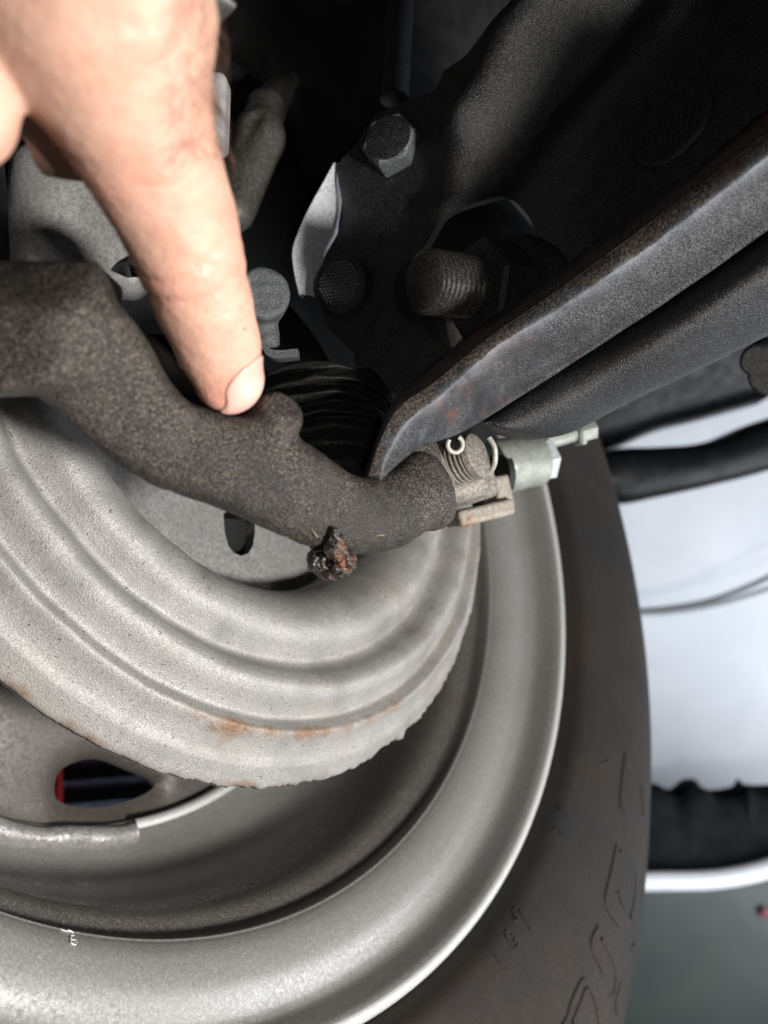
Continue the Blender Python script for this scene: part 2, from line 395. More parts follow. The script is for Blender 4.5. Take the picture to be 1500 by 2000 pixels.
# dark underside of the body above and behind the suspension
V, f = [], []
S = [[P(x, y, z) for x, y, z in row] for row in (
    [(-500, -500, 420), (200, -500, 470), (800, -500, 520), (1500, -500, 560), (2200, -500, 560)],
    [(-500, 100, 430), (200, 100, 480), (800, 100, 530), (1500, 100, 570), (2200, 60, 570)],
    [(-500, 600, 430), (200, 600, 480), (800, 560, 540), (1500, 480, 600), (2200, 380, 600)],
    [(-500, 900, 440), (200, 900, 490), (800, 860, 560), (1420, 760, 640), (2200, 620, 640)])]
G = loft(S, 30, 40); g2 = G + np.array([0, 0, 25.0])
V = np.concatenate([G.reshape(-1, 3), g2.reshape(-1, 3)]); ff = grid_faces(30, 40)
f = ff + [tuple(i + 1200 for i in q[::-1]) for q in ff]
o = mesh('wheel_arch_liner', V, f, M['void']); tag(o, 'wheel arch liner coloured black as shade above the control arm', 'liner')

def beam(name, top, bot, z, depth, m, label, cat, n=40):
    """moulded trim: rounded section between a top and a bottom edge"""
    S = []
    for (a, b) in zip(top, bot):
        A, B = P(a[0], a[1], z), P(b[0], b[1], z); mid = (A + B) / 2; e = (B - A) / 2; q = []
        for k in range(16):
            t = 2 * np.pi * k / 16; sg = lambda v: math.copysign(abs(v) ** .6, v)
            q.append(mid + e * sg(math.cos(t)) + np.array([0, 0, depth / 2]) * sg(math.sin(t)) + np.array([0, 0, depth / 2]))
        S.append(q)
    G = catmull(np.array(S), n); V = G.reshape(-1, 3); f = grid_faces(n, 16, cv=True)
    f += [tuple(range(16))[::-1], tuple((n - 1) * 16 + k for k in range(16))]
    return tag(mesh(name, V, f, m), label, cat)
beam('bumper_trim', [(1130, 900), (1215, 872), (1300, 868), (1400, 858), (1510, 815), (1700, 760)],
     [(1150, 965), (1222, 985), (1300, 972), (1400, 950), (1510, 922), (1700, 860)], 690, 60, M['trim'],
     'glossy black curved trim bar below the thin white slit', 'trim')
beam('fender_lining', [(1100, 500), (1250, 480), (1400, 470), (1560, 440), (1750, 380)],
     [(1140, 905), (1235, 866), (1300, 838), (1400, 812), (1510, 782), (1700, 720)], 720, 70, M['trim'],
     'black lining panel above the thin white slit', 'lining')
for pts, r in (([P(1210, 1195, 1000), P(1290, 1190, 1000), (P(1390, 1172, 1000)), P(1500, 1128, 1000), P(1640, 1050, 1000)], 3.4),
               ([P(1210, 1198, 985), P(1300, 1196, 985), P(1400, 1180, 985), P(1500, 1150, 985), P(1640, 1100, 985)], 3.0)):
    V, f = tube(pts, r, 10, 50); o = mesh('cable', V, f, M['cable'])
    tag(o, 'upper of two grey cables sagging across the white wall' if r > 3.2 else 'lower of two grey cables sagging across the white wall', 'cable', 'grey cables before the white wall')
# black crumpled sheet with a bumpy top edge
S = []
for x, yt, yb in ((1180, 1545, 1720), (1290, 1550, 1715), (1325, 1562, 1715), (1352, 1544, 1714), (1378, 1542, 1714), (1400, 1562, 1712), (1450, 1556, 1706), (1464, 1541, 1703), (1485, 1552, 1696), (1560, 1548, 1668), (1700, 1530, 1620)):
    S.append([P(x, yt, 905), P(x, yt + 2, 880), P(x, yt + 45, 868), P(x, yt + 90, 866), P(x, yb - 30, 868), P(x, yb, 880), P(x, yb, 905)])
G = loft(S, 110, 40); V = G.reshape(-1, 3); V = V + (wobble(V, .03, 3) * 3)[:, None] * np.array([0, 0, 1.0])
Vb = V + np.array([0, 0, 30]); ff = grid_faces(110, 40)
o = mesh('crumpled_sheet', np.concatenate([V, Vb]), ff + [tuple(i + 4400 for i in q[::-1]) for q in ff], M['sheet']); tag(o, 'crumpled black sheet with a bumpy top edge below the white wall', 'sheet')
V, f = tube([P(1200, 1722, 850), P(1285, 1721, 850), P(1380, 1719, 850), P(1450, 1709, 850), P(1520, 1690, 850), P(1700, 1630, 850)], 9.5, 20, 50)
tag(mesh('rail', V, f, M['rail']), 'white rounded rail bending upward under the crumpled black sheet', 'rail')
o = thing('cabinet', 'dark green panel with a small pink mark under the white rail', 'cabinet', P(1500, 2100, 960))
slab('panel', [(1000, 1660), (1900, 1660), (1900, 2500), (1000, 2500)], 960, 60, M['green'], o)
V, f = lathe(P(1492, 1782, 956), (0, 0, -1), [(0, 0), (0, 6), (3, 5), (4, 0)], 20); mesh('mark', V, f, M['pink'], o)

# ================================================================== wheel
wheel = thing('wheel', 'silver steel wheel with brown dusty black tyre seen from the inner side', 'wheel', hubp(324, -90, 100))
tw = lambda t, r: (0 * t, 0 * t)
rim_p = [(199.2, 3.0), (199.6, 0.8), (198.6, -.9), (196.6, -1.3), (195.4, -.2), (194.6, 2.0), (194.0, 6), (193.2, 10), (191.5, 12.4), (188.5, 13.0), (184.5, 12.9), (180.5, 13.4), (176.8, 14.8), (173.6, 17), (171.4, 19.4), (170.4, 21), (169.7, 22), (169.6, 26),
         (168.8, 29), (166.8, 31), (164.5, 33), (162.6, 36), (161, 41), (159.5, 50), (158.5, 60), (157.5, 70), (155.5, 78), (152, 85), (147, 90), (141, 93.5), (135, 95.5), (133, 97.5), (133, 102)]
pr = catmull(rim_p, 150); V, f = rev(pr, -180, 180, 361); rr_ = np.tile(pr[:, 0], 361); aa_ = np.tile(pr[:, 1], 361); dust = .85 * np.clip((aa_ - 23) / 4, 0, 1) * np.clip((72 - aa_) / 14, 0, 1); rim = mesh('rim', V, f, M['rim'], wheel, attr=np.stack([0 * dust, dust, 0 * dust], 1))  # mask paints the drop-well shade, with some dirt, into the rim colour
V, f = rev(catmull([(198.4, 2.5), (200.0, 1.2), (199.8, -.8), (198.4, -2.0), (196.9, -2.0), (196.0, -1.2), (195.8, .2)], 20), -180, 180, 361); mesh('rim_edge', V, f, M['lip'], rim)
# disc with ventilation holes
dp = np.array([(134, 99.5), (130, 100), (127, 99), (120, 97.0), (112, 94.5), (104, 92), (90, 89), (60, 84), (30, 84)])
u_, v_ = XA, UP
def disc_mesh():
    def ring(r, n=180): t = np.linspace(0, 2 * np.pi, n, endpoint=False); return np.c_[r * np.cos(t), r * np.sin(t)]
    outer, inner = ring(134), ring(30, 60); holes = []
    hp = smooth_poly([(119.5, -34.0), (114, -33.6), (110.2, -30.0), (109.8, -25.5), (114.5, -19.6), (120.2, -14.6), (124.0, -14.8), (126.0, -20), (126.6, -26), (124.5, -32.3)], 44)
    for k in range(9):
        t = np.radians(hp[:, 1] + 40 * k); holes.append(np.c_[hp[:, 0] * np.cos(t), hp[:, 0] * np.sin(t)])
    loops = [outer, inner] + holes; pts = list(loops); rr = []
    for r in np.arange(34, 134, 4.0): q = ring(r, int(2 * np.pi * r / 4.5)); rr.append(q)
    G = np.concatenate(rr)
    for h in holes: G = G[np.min(((G[:, None] - h[None]) ** 2).sum(2), 1) > 3.0]
    al = np.concatenate(loops + [G]); ed = []; o = 0
    for l in loops: ed += [(o + i, o + (i + 1) % len(l)) for i in range(len(l))]; o += len(l)
    r = delaunay_2d_cdt([Vector(p) for p in al], ed, [], 0, 1e-6); Q = np.array([list(p) for p in r[0]]); T = [tuple(x) for x in r[2]]
    def ins(p, poly):
        c = np.zeros(len(p), bool)
        for (x0, y0), (x1, y1) in zip(poly, np.roll(poly, -1, 0)):
            c ^= ((y0 > p[:, 1]) != (y1 > p[:, 1])) & (p[:, 0] < (x1 - x0) * (p[:, 1] - y0) / ((y1 - y0) or 1e-9) + x0)
        return c
    ce = np.array([Q[list(t)].mean(0) for t in T]); k = ins(ce, outer) & ~ins(ce, inner)
    dist = np.full(len(Q), 99.0)
    for h in holes: k &= ~ins(ce, h); dist = np.minimum(dist, np.sqrt(((Q[:, None] - h[None]) ** 2).sum(2)).min(1))
    T = [t for t, q in zip(T, k) if q]; R = np.hypot(Q[:, 0], Q[:, 1])
    a = np.interp(R, dp[::-1, 0], dp[::-1, 1]) + 5.0 * np.exp(-(dist / 3.5) ** 2)
    A = HUB + a[:, None] * N_AX + Q[:, :1] * u_ + Q[:, 1:] * v_; B = A + N_AX * 3.2; m = len(Q); cnt = set()
    for t in T:
        for x, y in zip(t, t[1:] + t[:1]): cnt.add((x, y))
    Fc = T + [tuple(i + m for i in t[::-1]) for t in T] + [(y, x, x + m, y + m) for x, y in cnt if (y, x) not in cnt]
    return np.concatenate([A, B]), Fc
V, f = disc_mesh(); disc = mesh('disc', V, f, M['dirtydisc'], wheel, sharp=50)
# weld bead, lumpy, ends near the shield
tt = np.linspace(-75, -21.5, 130); bp_ = np.array([hubp(137.4 + .4 * math.sin(t * .45), t, 94.6 + .3 * math.sin(t * .8)) for t in tt])
V, f = tube(bp_, 3.7 + .12 * np.sin(tt * 1.1) + .22 * np.sin(tt * .37), 14, 130); mesh('weld_bead', V, f, M['bead'], disc)
V, f = rev([(136.5, 93.2), (134.5, 92.6), (133, 93.4), (132.8, 98)], -21.5, 40, 80); mesh('disc_edge', V, f, M['lip'], disc)
# tyre
tp = [(197, 14), (198.8, 5), (200.2, 1.2), (201.6, -3), (203.0, -6.5), (205.0, -8.9), (208, -10.6), (213, -12.5), (224, -15.2), (238, -16.5), (252, -14.5), (267, -8.5), (281, -1), (294, 6.5), (303, 11.5), (310, 16), (314, 21), (316.5, 30), (318, 50), (318.5, 100), (316, 160), (300, 200), (250, 215), (200, 190)]
tpr = catmull(tp, 160)
V, f = rev(tpr, -180, 180, 361); tyre = mesh('tyre', V, f, M['tyre'], wheel)
sw = tpr[(tpr[:, 1] < 15) & (tpr[:, 0] > 200)]
def on_tyre(x, y):
    d = P(x, y, 1.0); z = np.linspace(150, 700, 4000)[:, None]; p = d * z - HUB; a = p @ N_AX
    r = np.linalg.norm(p - a[:, None] * N_AX, axis=1); s = a - np.interp(r, sw[:, 0], sw[:, 1]); s[(r < 200) | (r > 309)] = -1
    k = np.argmax(s > 0); return HUB + p[k]
def strokes(name, lines, r, m, parent, sink):
    parts = []
    for l in lines:
        q = np.array([on_tyre(*p) for p in l]); q = q + N_AX * sink
        parts.append(tube(q, r, 8, max(8, 6 * len(l))))
    V, f = merge(*parts); return mesh(name, V, f, m, parent)
z4 = lambda x, y: (1060 + x * .19, 1620 + y * .19)
strokes('sidewall_letter', [[z4(760, 160), z4(700, 450), z4(645, 760), z4(770, 970), z4(900, 1230)], [z4(790, 220), z4(880, 300), z4(945, 420), z4(950, 600), z4(925, 800), z4(890, 900)], [z4(770, 640), z4(840, 800), z4(930, 1130), z4(900, 1230)]], 1.0, M['tyre'], tyre, .2)
strokes('sidewall_letter', [[z4(570, 990), z4(500, 1190), z4(600, 1430), z4(710, 1700), z4(750, 1500), z4(690, 1280), z4(600, 1120)]], 1.0, M['tyre'], tyre, .2)
strokes('sidewall_letter', [[z4(430, 1545), z4(390, 1570), z4(310, 1740), z4(240, 1950), z4(200, 2010)], [z4(300, 1990), z4(380, 1800), z4(450, 1640), z4(520, 1720), z4(560, 1900), z4(580, 2040)], [z4(800, 1560), z4(745, 1780), z4(760, 1890)]], 1.0, M['tyre'], tyre, .2)
strokes('sidewall_letter', [[(1222, 1470), (1212, 1560), (1222, 1590), (1250, 1640)], [(1222, 1490), (1250, 1530), (1255, 1590)]], 1.0, M['tyre'], tyre, .2)
z2 = lambda x, y: (950 + x * .09, 1740 + y * .09)
dk = M['rubber']
strokes('stamped_digit', [[z2(130, 1340), z2(250, 1510), z2(400, 1700)]], .42, dk, tyre, -.12)
strokes('stamped_digit', [[z2(460, 850), z2(400, 900), z2(420, 1000), z2(540, 1150)], [z2(520, 960), z2(600, 1000), z2(590, 1100)], [z2(680, 1150), z2(610, 1240), z2(540, 1150)]], .42, dk, tyre, -.12)
strokes('stamped_digit', [[z2(640, 350), z2(570, 420), z2(590, 600), z2(640, 660), z2(650, 540)], [z2(690, 400), z2(750, 500), z2(850, 660), z2(950, 850)]], .42, dk, tyre, -.12)
z3 = lambda x, y: (1060 + x * .11, 1440 + y * .11)
strokes('stamped_digit', [[z3(270, 1190), z3(250, 1280), z3(300, 1320), z3(320, 1240), z3(280, 1190)], [z3(380, 1320), z3(460, 1420)]], .36, dk, tyre, -.10)
strokes('stamped_digit', [[z3(160, 1580), z3(190, 1650), z3(230, 1590)], [z3(250, 1600), z3(350, 1760)]], .36, dk, tyre, -.10)
strokes('stamped_digit', [[z3(430, 400), z3(420, 500), z3(470, 540)], [z3(350, 770), z3(450, 850), z3(540, 930)]], .36, dk, tyre, -.10)
strokes('sidewall_vent_pip', [[(1168, 1490), (1175, 1492), (1190, 1484)]], .5, dk, tyre, 0)
# paint marks "3 m" beside the well
def on_rim(x, y, off=-.35):
    d = P(x, y, 1.0); z = np.linspace(140, 420, 4000)[:, None]; p = d * z - HUB; a = p @ N_AX
    r = np.linalg.norm(p - a[:, None] * N_AX, axis=1); q = pr[(pr[:, 0] > 160) & (pr[:, 0] < 193)][::-1]
    s = a - np.interp(r, q[:, 0], q[:, 1]); s[(r < 160) | (r > 193)] = -1; k = np.argmax(s > 0); return HUB + p[k] + N_AX * off
zz = lambda x, y: (90 + x / 15, 1790 + y / 15)
parts = [tube([on_rim(*zz(*p)) for p in l], .16, 6, 16) for l in ([(420, 370), (480, 350), (600, 385), (740, 440)], [(430, 385), (560, 425), (700, 445), (790, 485)], [(700, 560), (800, 550)], [(700, 570), (710, 660), (860, 690)], [(710, 690), (700, 770), (860, 840)], [(860, 690), (880, 760)])]
V, f = merge(*parts); mesh('paint_mark', V, f, M['lip'], rim)

# tool cabinet seen through the vent hole
tb = thing('tool_chest', 'dark blue ribbed chest with a red end glimpsed through the wheel hole', 'tool chest', P(200, 1700, 620))
for k in range(7):
    poly = [P(60, 1440 + 22 * k, 610), P(420, 1412 + 22 * k, 610), P(420, 1432 + 22 * k, 610), P(60, 1460 + 22 * k, 610)]
    V, f = prism(np.array(poly), (0, 0, -1), 8 if k % 2 else 3, 2); mesh('drawer', V, f, M['navy'] if k % 2 == 0 else M['trim'], tb, smooth=False)
V, f = prism(np.array([P(85, 1445, 596), P(122, 1445, 596), P(122, 1580, 596), P(85, 1580, 596)]), (0, 0, -1), 6, 1); mesh('end_cap', V, f, M['red'], tb, smooth=False)

# ================================================================== brake dust shield
shield = thing('brake_dust_shield', 'ribbed light grey brake dust shield with rust spots and a ragged edge', 'dust shield', hubp(132, -50, 1))
sp_ = [(132, 1.6), (131.6, .6), (129.5, -1.6), (127.2, -3.9), (126.2, -4.3), (124.4, -5.0), (121.8, -7.4), (119.4, -10.6), (118, -11.3), (116.4, -10.2), (114.2, -8.6), (112, -10.2), (108.6, -14.4), (105.5, -15.8), (102, -13.8), (98.8, -9.4), (96.6, -8.4), (94.2, -10.6), (91, -14.2), (87, -15.2), (82.5, -13.6), (78, -10), (74, -4.6), (71.5, 1), (70.6, 8), (70.2, 15)]
spr = catmull(sp_, 150)
K1x = np.linspace(-2.2, 1, 150); K1y = rng.normal(size=150) * .5; K2x = np.sort(rng.uniform(-2.2, 1, 420)); K2y = rng.normal(size=420) * .45 - .5 * (rng.uniform(size=420) > .93)
def rag(t, r):
    e = np.clip((r - 126) / 6, 0, 1) ** 2; c = np.clip((t + .9) / .9, 0, 1)
    n = np.interp(t, K1x, K1y) + np.interp(t, K2x, K2y) * .8
    return e * n * (.22 + .75 * c), .25 * np.sin(t * 17 + r * .2) + .15 * np.sin(t * 41)
V, f = rev(spr, -118, 49, 700, rag); Vb = V + N_AX * 1.3; m_ = len(V); f2 = [tuple(i + m_ for i in q[::-1]) for q in f]
npf = len(spr); rimf = [(i * npf, (i + 1) * npf, (i + 1) * npf + m_, i * npf + m_) for i in range(699)] + [(699 * npf + j, 699 * npf + j + 1, 699 * npf + j + 1 + m_, 699 * npf + j + m_) for j in range(npf - 1)]
q_ = V - HUB; a__ = q_ @ N_AX; w__ = q_ - a__[:, None] * N_AX; r__ = np.linalg.norm(w__, axis=1); t__ = np.degrees(np.arctan2(w__ @ UP, w__ @ XA))
gs = lambda x, c, s: np.exp(-((x - c) / s) ** 2)
rst = .34 * gs(r__, 118.5, 2.2) * gs(t__, -22, 26) + .26 * gs(r__, 82, 4.0) * gs(t__, -50, 9) + .22 * gs(r__, 131.5, 1.2) + .17 * gs(r__, 121, 5) * gs(t__, -38, 8) + .15 * gs(r__, 104, 3) * gs(t__, -20, 7) + .16 * gs(r__, 90, 5) * gs(t__, 5, 9) + .12 * gs(r__, 126, 4) * gs(t__, -72, 9) + .16 * gs(r__, 101, 3) * gs(t__, -62, 10)
mesh('plate', np.concatenate([V, Vb]), f + f2 + rimf, M['shield'], shield, attr=np.repeat(np.tile(rst, 2)[:, None], 3, 1))
# inner hub face behind the shield opening, with a slot
p0 = HUB + 15 * N_AX
V, f = plate([(150, 800), (260, 880), (400, 950), (455, 985), (436, 1005), (439, 1040), (446, 1066), (457, 1080), (471, 1086), (485, 1081), (494, 1067), (498, 1040), (498, 1015), (505, 1000), (560, 990), (700, 1010), (760, 1060), (700, 1120), (630, 1190), (520, 1195), (420, 1170), (315, 1100), (235, 1010), (150, 910)], p0, -N_AX, 5, step=3.0)
mesh('hub_face', V, f, M['hubgrey'], shield, smooth=False)

# ================================================================== brake disc and an added block, both black to stand for deep shade
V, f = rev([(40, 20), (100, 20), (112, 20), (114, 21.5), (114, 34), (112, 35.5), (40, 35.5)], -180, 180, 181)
tag(mesh('brake_disc', V, f, M['void']), 'brake disc coloured black as shade behind the dust shield', 'brake disc')
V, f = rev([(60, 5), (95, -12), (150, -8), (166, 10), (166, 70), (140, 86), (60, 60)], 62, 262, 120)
tag(mesh('shade_block', V, f, M['void'], sharp=40), 'added black block standing in for shade above the disc', 'shade block')

def f_hs(p):
    d = smin(rcone(p, P(930, 560, 322), P(700, 330, 380), 30, 42), rcone(p, P(700, 330, 380), P(800, 20, 440), 42, 52), 10)
    d = smin(d, rcone(p, P(700, 330, 380), P(520, 60, 420), 40, 50), 10)
    return smin(d, rcone(p, P(520, 60, 420), P(400, -120, 400), 44, 44), 10)
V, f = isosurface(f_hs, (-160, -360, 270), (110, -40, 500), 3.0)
tag(mesh('shade_mass', V, f, M['void']), 'added black mass standing in for shade behind the control arm hole', 'housing')  # added black mass, stands in for the deep shade here

# ================================================================== steering knuckle
kn = thing('steering_knuckle', 'dusty dark brown cast steering knuckle arm under the pointing fingertip', 'steering knuckle', P(600, 1000, 200))
Kc = [(-140, 645, 143, 10.8), (0, 648, 150, 10.8), (110, 655, 156, 11.0), (190, 715, 163, 10.6), (252, 795, 169, 9.3), (338, 868, 175, 9.0), (470, 910, 181, 9.9), (570, 955, 187, 10.2), (660, 1000, 193, 9.0), (745, 1002, 200, 9.0), (815, 966, 207, 8.6)]
Kp = [(P(x, y, z), r) for x, y, z, r in catmull(Kc, 25)]; Ke = np.interp(np.linspace(0, 1, 24), [0, .55, .75, 1], [4.2, 3.8, 3.0, 2.2])
def f_kn(p):
    d = None
    for i, ((a, ra), (b, rb)) in enumerate(zip(Kp[:-1], Kp[1:])):
        q = bcone(p, a, b, ra, rb, Ke[i]); d = q if d is None else smin(d, q, 1.2)
    # squared-off upper left end, flattened toward the lens
    d = smin(d, rbox(p, P(0, 634, 160), (D((1, .03, .06)), D((-.03, 1, 0)), D((-.06, 0, 1))), (20.5, 11.4, 11), 2), 3)
    fl = (p - P(100, 640, 145.5)) @ D((-.05, .10, -1)); d = smax(d, fl, 1.6)
    d = smax(d, (p - P(100, 590, 146.8)) @ D((.02, -.62, -.78)), 1.6)
    # boss with a rounded nose
    d = smin(d, capcyl(p, P(512, 850, 183), D((.50, -.46, -.55)), 10.3, 5.3, 2.2), 3)
    d = smin(d, rcone(p, P(820, 925, 208), P(845, 990, 212), 5.5, 6.0), 4)
    # pinch collar behind
    d = smin(d, rcone(p, P(700, 940, 214), P(790, 900, 226), 10, 10), 5)
    # hollow where the boot sits
    d = smax(d, -(np.linalg.norm((p - P(672, 842, 204)) * np.array([1, 1, .55]), axis=-1) - 11.0), 3.5)
    return d + wobble(p, .28, 5) * .18 + wobble(p, 1.3, 15) * .10
V, f = isosurface(f_kn, P(-140, 480, 143) - 16, P(900, 1100, 225) + 14, .75)
mesh('casting', V, f, M['cast'], kn)
# rusty broken stud
C0 = P(650, 1085, 189)
def f_lump(p):
    q = lambda x, y, z, r: np.linalg.norm(p - P(x, y, z), axis=-1) - r
    d = smin(q(625, 1094, 190, 3.1), q(669, 1097, 187.5, 3.2), 1.0); d = smin(d, q(647, 1113, 190, 2.8), 1.4)
    d = smin(d, rcone(p, P(654, 1072, 185.5), P(655, 1036, 182.2), 2.7, .9), .7); d = smin(d, rcone(p, P(640, 1080, 192), P(630, 1050, 195), 3.0, 3.6), 1.5)
    d = smax(d, -(q(645, 1095, 186.6, 1.35)), .5)
    d = np.minimum(d, np.abs(np.linalg.norm((p - P(644, 1095, 187.4)) * np.array([1, 1, .4]), axis=-1) - 1.75) * 1.0 - .0 + np.abs((p - P(644, 1095, 187.4))[..., 2]) * .5 - .42)
    return d + wobble(p, 2.2, 2) * .28 + wobble(p, 5.0, 9) * .14
V, f = isosurface(f_lump, C0 - (7.5, 9, 9), C0 + (7.5, 6, 9), .24); lump = mesh('broken_stud', V, f, M['rusty'], kn)
for l in ([(548, 1046, 184), (560, 1049, 183.5), (572, 1050, 184)], [(608, 1032, 182), (615, 1042, 181.5), (621, 1050, 182)], [(735, 1046, 190), (743, 1045, 189.8), (751, 1046, 190)]):
    V, f = tube([P(*q) for q in l], .10, 5, 10); mesh('straw_fibre', V, f, M['straw'], kn)

# ================================================================== control arm
arm = thing('control_arm', 'gritty black stamped control arm with worn rusty flange running to upper right', 'control arm', P(1100, 700, 230))
FS = [((712, 925, 194), (722, 930, 190.5), (742, 936, 190), (746, 938, 192)), ((733, 862, 200), (740, 872, 193.5), (752, 895, 192.5), (784, 902, 198)),
      ((770, 780, 207), (780, 798, 198.5), (795, 822, 197), (825, 872, 207)), ((838, 722, 218), (850, 748, 204.5), (868, 765, 203), (905, 842, 219)),
      ((948, 628, 224), (960, 658, 208.5), (970, 675, 207), (1010, 778, 224)), ((1085, 535, 218), (1100, 562, 202), (1108, 590, 200.5), (1150, 688, 220)),
      ((1285, 375, 207), (1300, 416, 190), (1308, 450, 188.5), (1340, 562, 208)), ((1485, 220, 193), (1500, 260, 176), (1508, 296, 174.5), (1540, 420, 194)),
      ((1650, 100, 181), (1665, 140, 163), (1675, 185, 161), (1700, 300, 182))]
S = []
for I, Ti, To, L in FS:
    I, Ti, To, L = [P(*q) for q in (I, Ti, To, L)]; mid = To + (L - To) * .5 + D((.5, .65, -.75)) * 1.1 * min(1, np.linalg.norm(L - To) / 12)
    deep = I + np.array([2.0, -2, 28]) * min(1, np.linalg.norm(L - To) / 12); back = L + (I - Ti) * .4 + np.array([0, 0, 3.0])
    S.append([deep, I, Ti + (I - Ti) * .12, Ti, To, To + (L - To) * .10, mid, L + (To - L) * .08, L, back, back + np.array([-2, -4, 14.0])])
G = loft(S, 260, 90); V = G.reshape(-1, 3)
V = V + (wobble(V, .25, 11) * .35 + wobble(V, .9, 12) * .16)[:, None] * np.array([.3, -.5, 1.0])
jj = np.tile(np.arange(90), 260); ii = np.repeat(np.arange(260), 90)
tn = np.stack([.10 * np.clip((ii - 175) / 50, 0, 1), np.exp(-((jj - 40) / 5.0) ** 2) * .9 + .5 * np.exp(-((jj - 70) / 3.0) ** 2), 0 * ii], 1)
fl = mesh('flange', V, grid_faces(260, 90), M['flange'], arm, attr=tn)
ji = np.clip(np.arange(len(fl.data.polygons)) % 89, 0, 88)
fl.data.materials.append(M['brown_edge']); fl.data.polygons.foreach_set('material_index', [1 if 14 <= j <= 33 + 3.2 * math.sin((k // 89) * .11) + 2.2 * math.sin((k // 89) * .37 + 1) + 1.2 * math.sin((k // 89) * .9) else 0 for k, j in enumerate(ji)])
# lower half shell
TS = [((946, 824, 224.0), (950, 829, 223.0), (958, 834, 226.0), (962, 836, 232.0)), ((968, 808, 226.0), (980, 826, 221.0), (990, 842, 223.4), (1000, 851, 236.8)), ((1004, 782, 227.0), (1024, 815, 221.8), (1036, 842, 226.2), (1045, 858, 242.6)),
      ((1054, 748, 227.0), (1080, 790, 221.0), (1105, 828, 229.0), (1122, 842, 243.7)), ((1144, 692, 224.6), (1175, 735, 217.8), (1208, 775, 227.0), (1228, 787, 241.0)), ((1334, 566, 213.0), (1362, 618, 204.0), (1390, 672, 214.0), (1402, 704, 227.0)),
      ((1534, 424, 199.0), (1560, 480, 190.0), (1585, 545, 199.0), (1600, 600, 211.0)), ((1694, 306, 187.0), (1720, 370, 177.0), (1745, 430, 187.0), (1760, 490, 199.0))]
S = []
for A_, B_, C_, D_ in TS:
    A_, B_, C_, D_ = [P(*q) for q in (A_, B_, C_, D_)]
    S.append([A_ + np.array([-1, -2, 16.0]), A_, B_, C_, D_, D_ + np.array([-2, -2, 18.0])])
G = loft(S, 220, 60); V = G.reshape(-1, 3); V = V + (wobble(V, .3, 21) * .2)[:, None] * np.array([0, 0, 1.0])
mesh('lower_shell', V, grid_faces(220, 60), M['black'], arm)
# web with the ball joint hole
wn = D(np.cross(P(1400, 200, 214) - P(935, 530, 250), P(620, 480, 280) - P(935, 530, 250)));  wn = wn if wn[2] < 0 else -wn
w0 = P(935, 530, 250)
uW, vW, _ = frame(wn)
def uvw(px_, py_): d = on_plane(px_, py_, w0, wn) - w0; return np.array([d @ uW, d @ vW])
def seg(u, v, a, b):
    a, b = uvw(*a), uvw(*b); ba = b - a; q = np.stack([u, v], -1) - a; t = np.clip((q @ ba) / (ba @ ba), 0, 1)
    return np.hypot(*(q - t[:, None] * ba).T)
def h_web(u, v):
    h = 11 * np.exp(-(np.minimum(seg(u, v, (940, 250), (1010, 90)), seg(u, v, (1010, 90), (1180, -120))) / 11) ** 2)
    h += 4.5 * np.exp(-(seg(u, v, (880, 420), (935, 250)) / 8) ** 2)
    h += 5 * np.exp(-(np.minimum(seg(u, v, (1010, 400), (1090, 290)), seg(u, v, (1090, 290), (1320, 20))) / 10) ** 2)
    h -= 4 * np.exp(-(np.minimum(seg(u, v, (960, 380), (1060, 240)), seg(u, v, (1060, 240), (1270, 0))) / 7) ** 2)
    c = uvw(930, 535); h += 2.5 * np.exp(-((np.hypot(u - c[0], v - c[1]) - 20) / 4.5) ** 2)
    e = uvw(620, 420); h -= 9 * np.exp(-(np.hypot(u - e[0], v - e[1]) / 9) ** 2)
    a, b = uvw(1010, 400), uvw(1320, 20); ba = b - a; L2 = ba @ ba; nn = np.array([ba[1], -ba[0]]) / math.sqrt(L2); c = uvw(1400, 300)
    if (c - a) @ nn < 0: nn = -nn
    q = np.stack([u, v], -1) - a; sd = q @ nn; tt_ = np.clip((q @ ba) / L2 * 2.2 - .15, 0, 1)
    h += .62 * np.maximum(0, sd - 5) * tt_
    return h + .25 * np.sin(u * .5) * np.sin(v * .43)
hole = smooth_poly([(1043, 430), (1052, 500), (1040, 580), (1000, 650), (930, 690), (860, 668), (815, 610), (808, 545), (850, 470), (910, 415), (985, 388)], 50)
web = [(658, 322), (700, 275), (730, 225), (800, 195), (852, 178), (868, 140), (930, 105), (985, 62), (1030, 20), (1075, -60), (1200, -200), (1700, -250), (1800, 100), (1560, 260), (1350, 420), (1130, 580), (980, 700), (880, 780), (800, 840), (745, 860), (715, 790), (700, 740), (690, 690), (640, 640), (622, 570), (632, 500), (648, 440), (656, 380)]
V, f = plate(web, w0, wn, 3.4, [hole], h_web, 2.0)
mesh('web', V, f, M['black'], arm, sharp=60)
# turned-out grey edge catching the light
TSt = [((652, 318, 276), (672, 326, 281)), ((638, 345, 275), (664, 352, 281)), ((606, 405, 274), (654, 420, 282)), ((586, 450, 274), (648, 462, 283)), ((574, 490, 274), (640, 500, 284)), ((577, 530, 275), (640, 540, 284)), ((586, 575, 277), (632, 585, 285))]
S = []
for A_, B_ in TSt:
    A_, B_ = P(*A_), P(*B_); m = (A_ + B_) / 2 + np.array([0, 0, -1.2]); S.append([A_ + np.array([.6, 0, 5]), A_ + np.array([-.3, 0, 1.2]), A_, m, B_, B_ + np.array([1.5, 0, 2.5])])
G = loft(S, 80, 40); mesh('edge_tab', G.reshape(-1, 3), grid_faces(80, 40), M['tab'], arm)
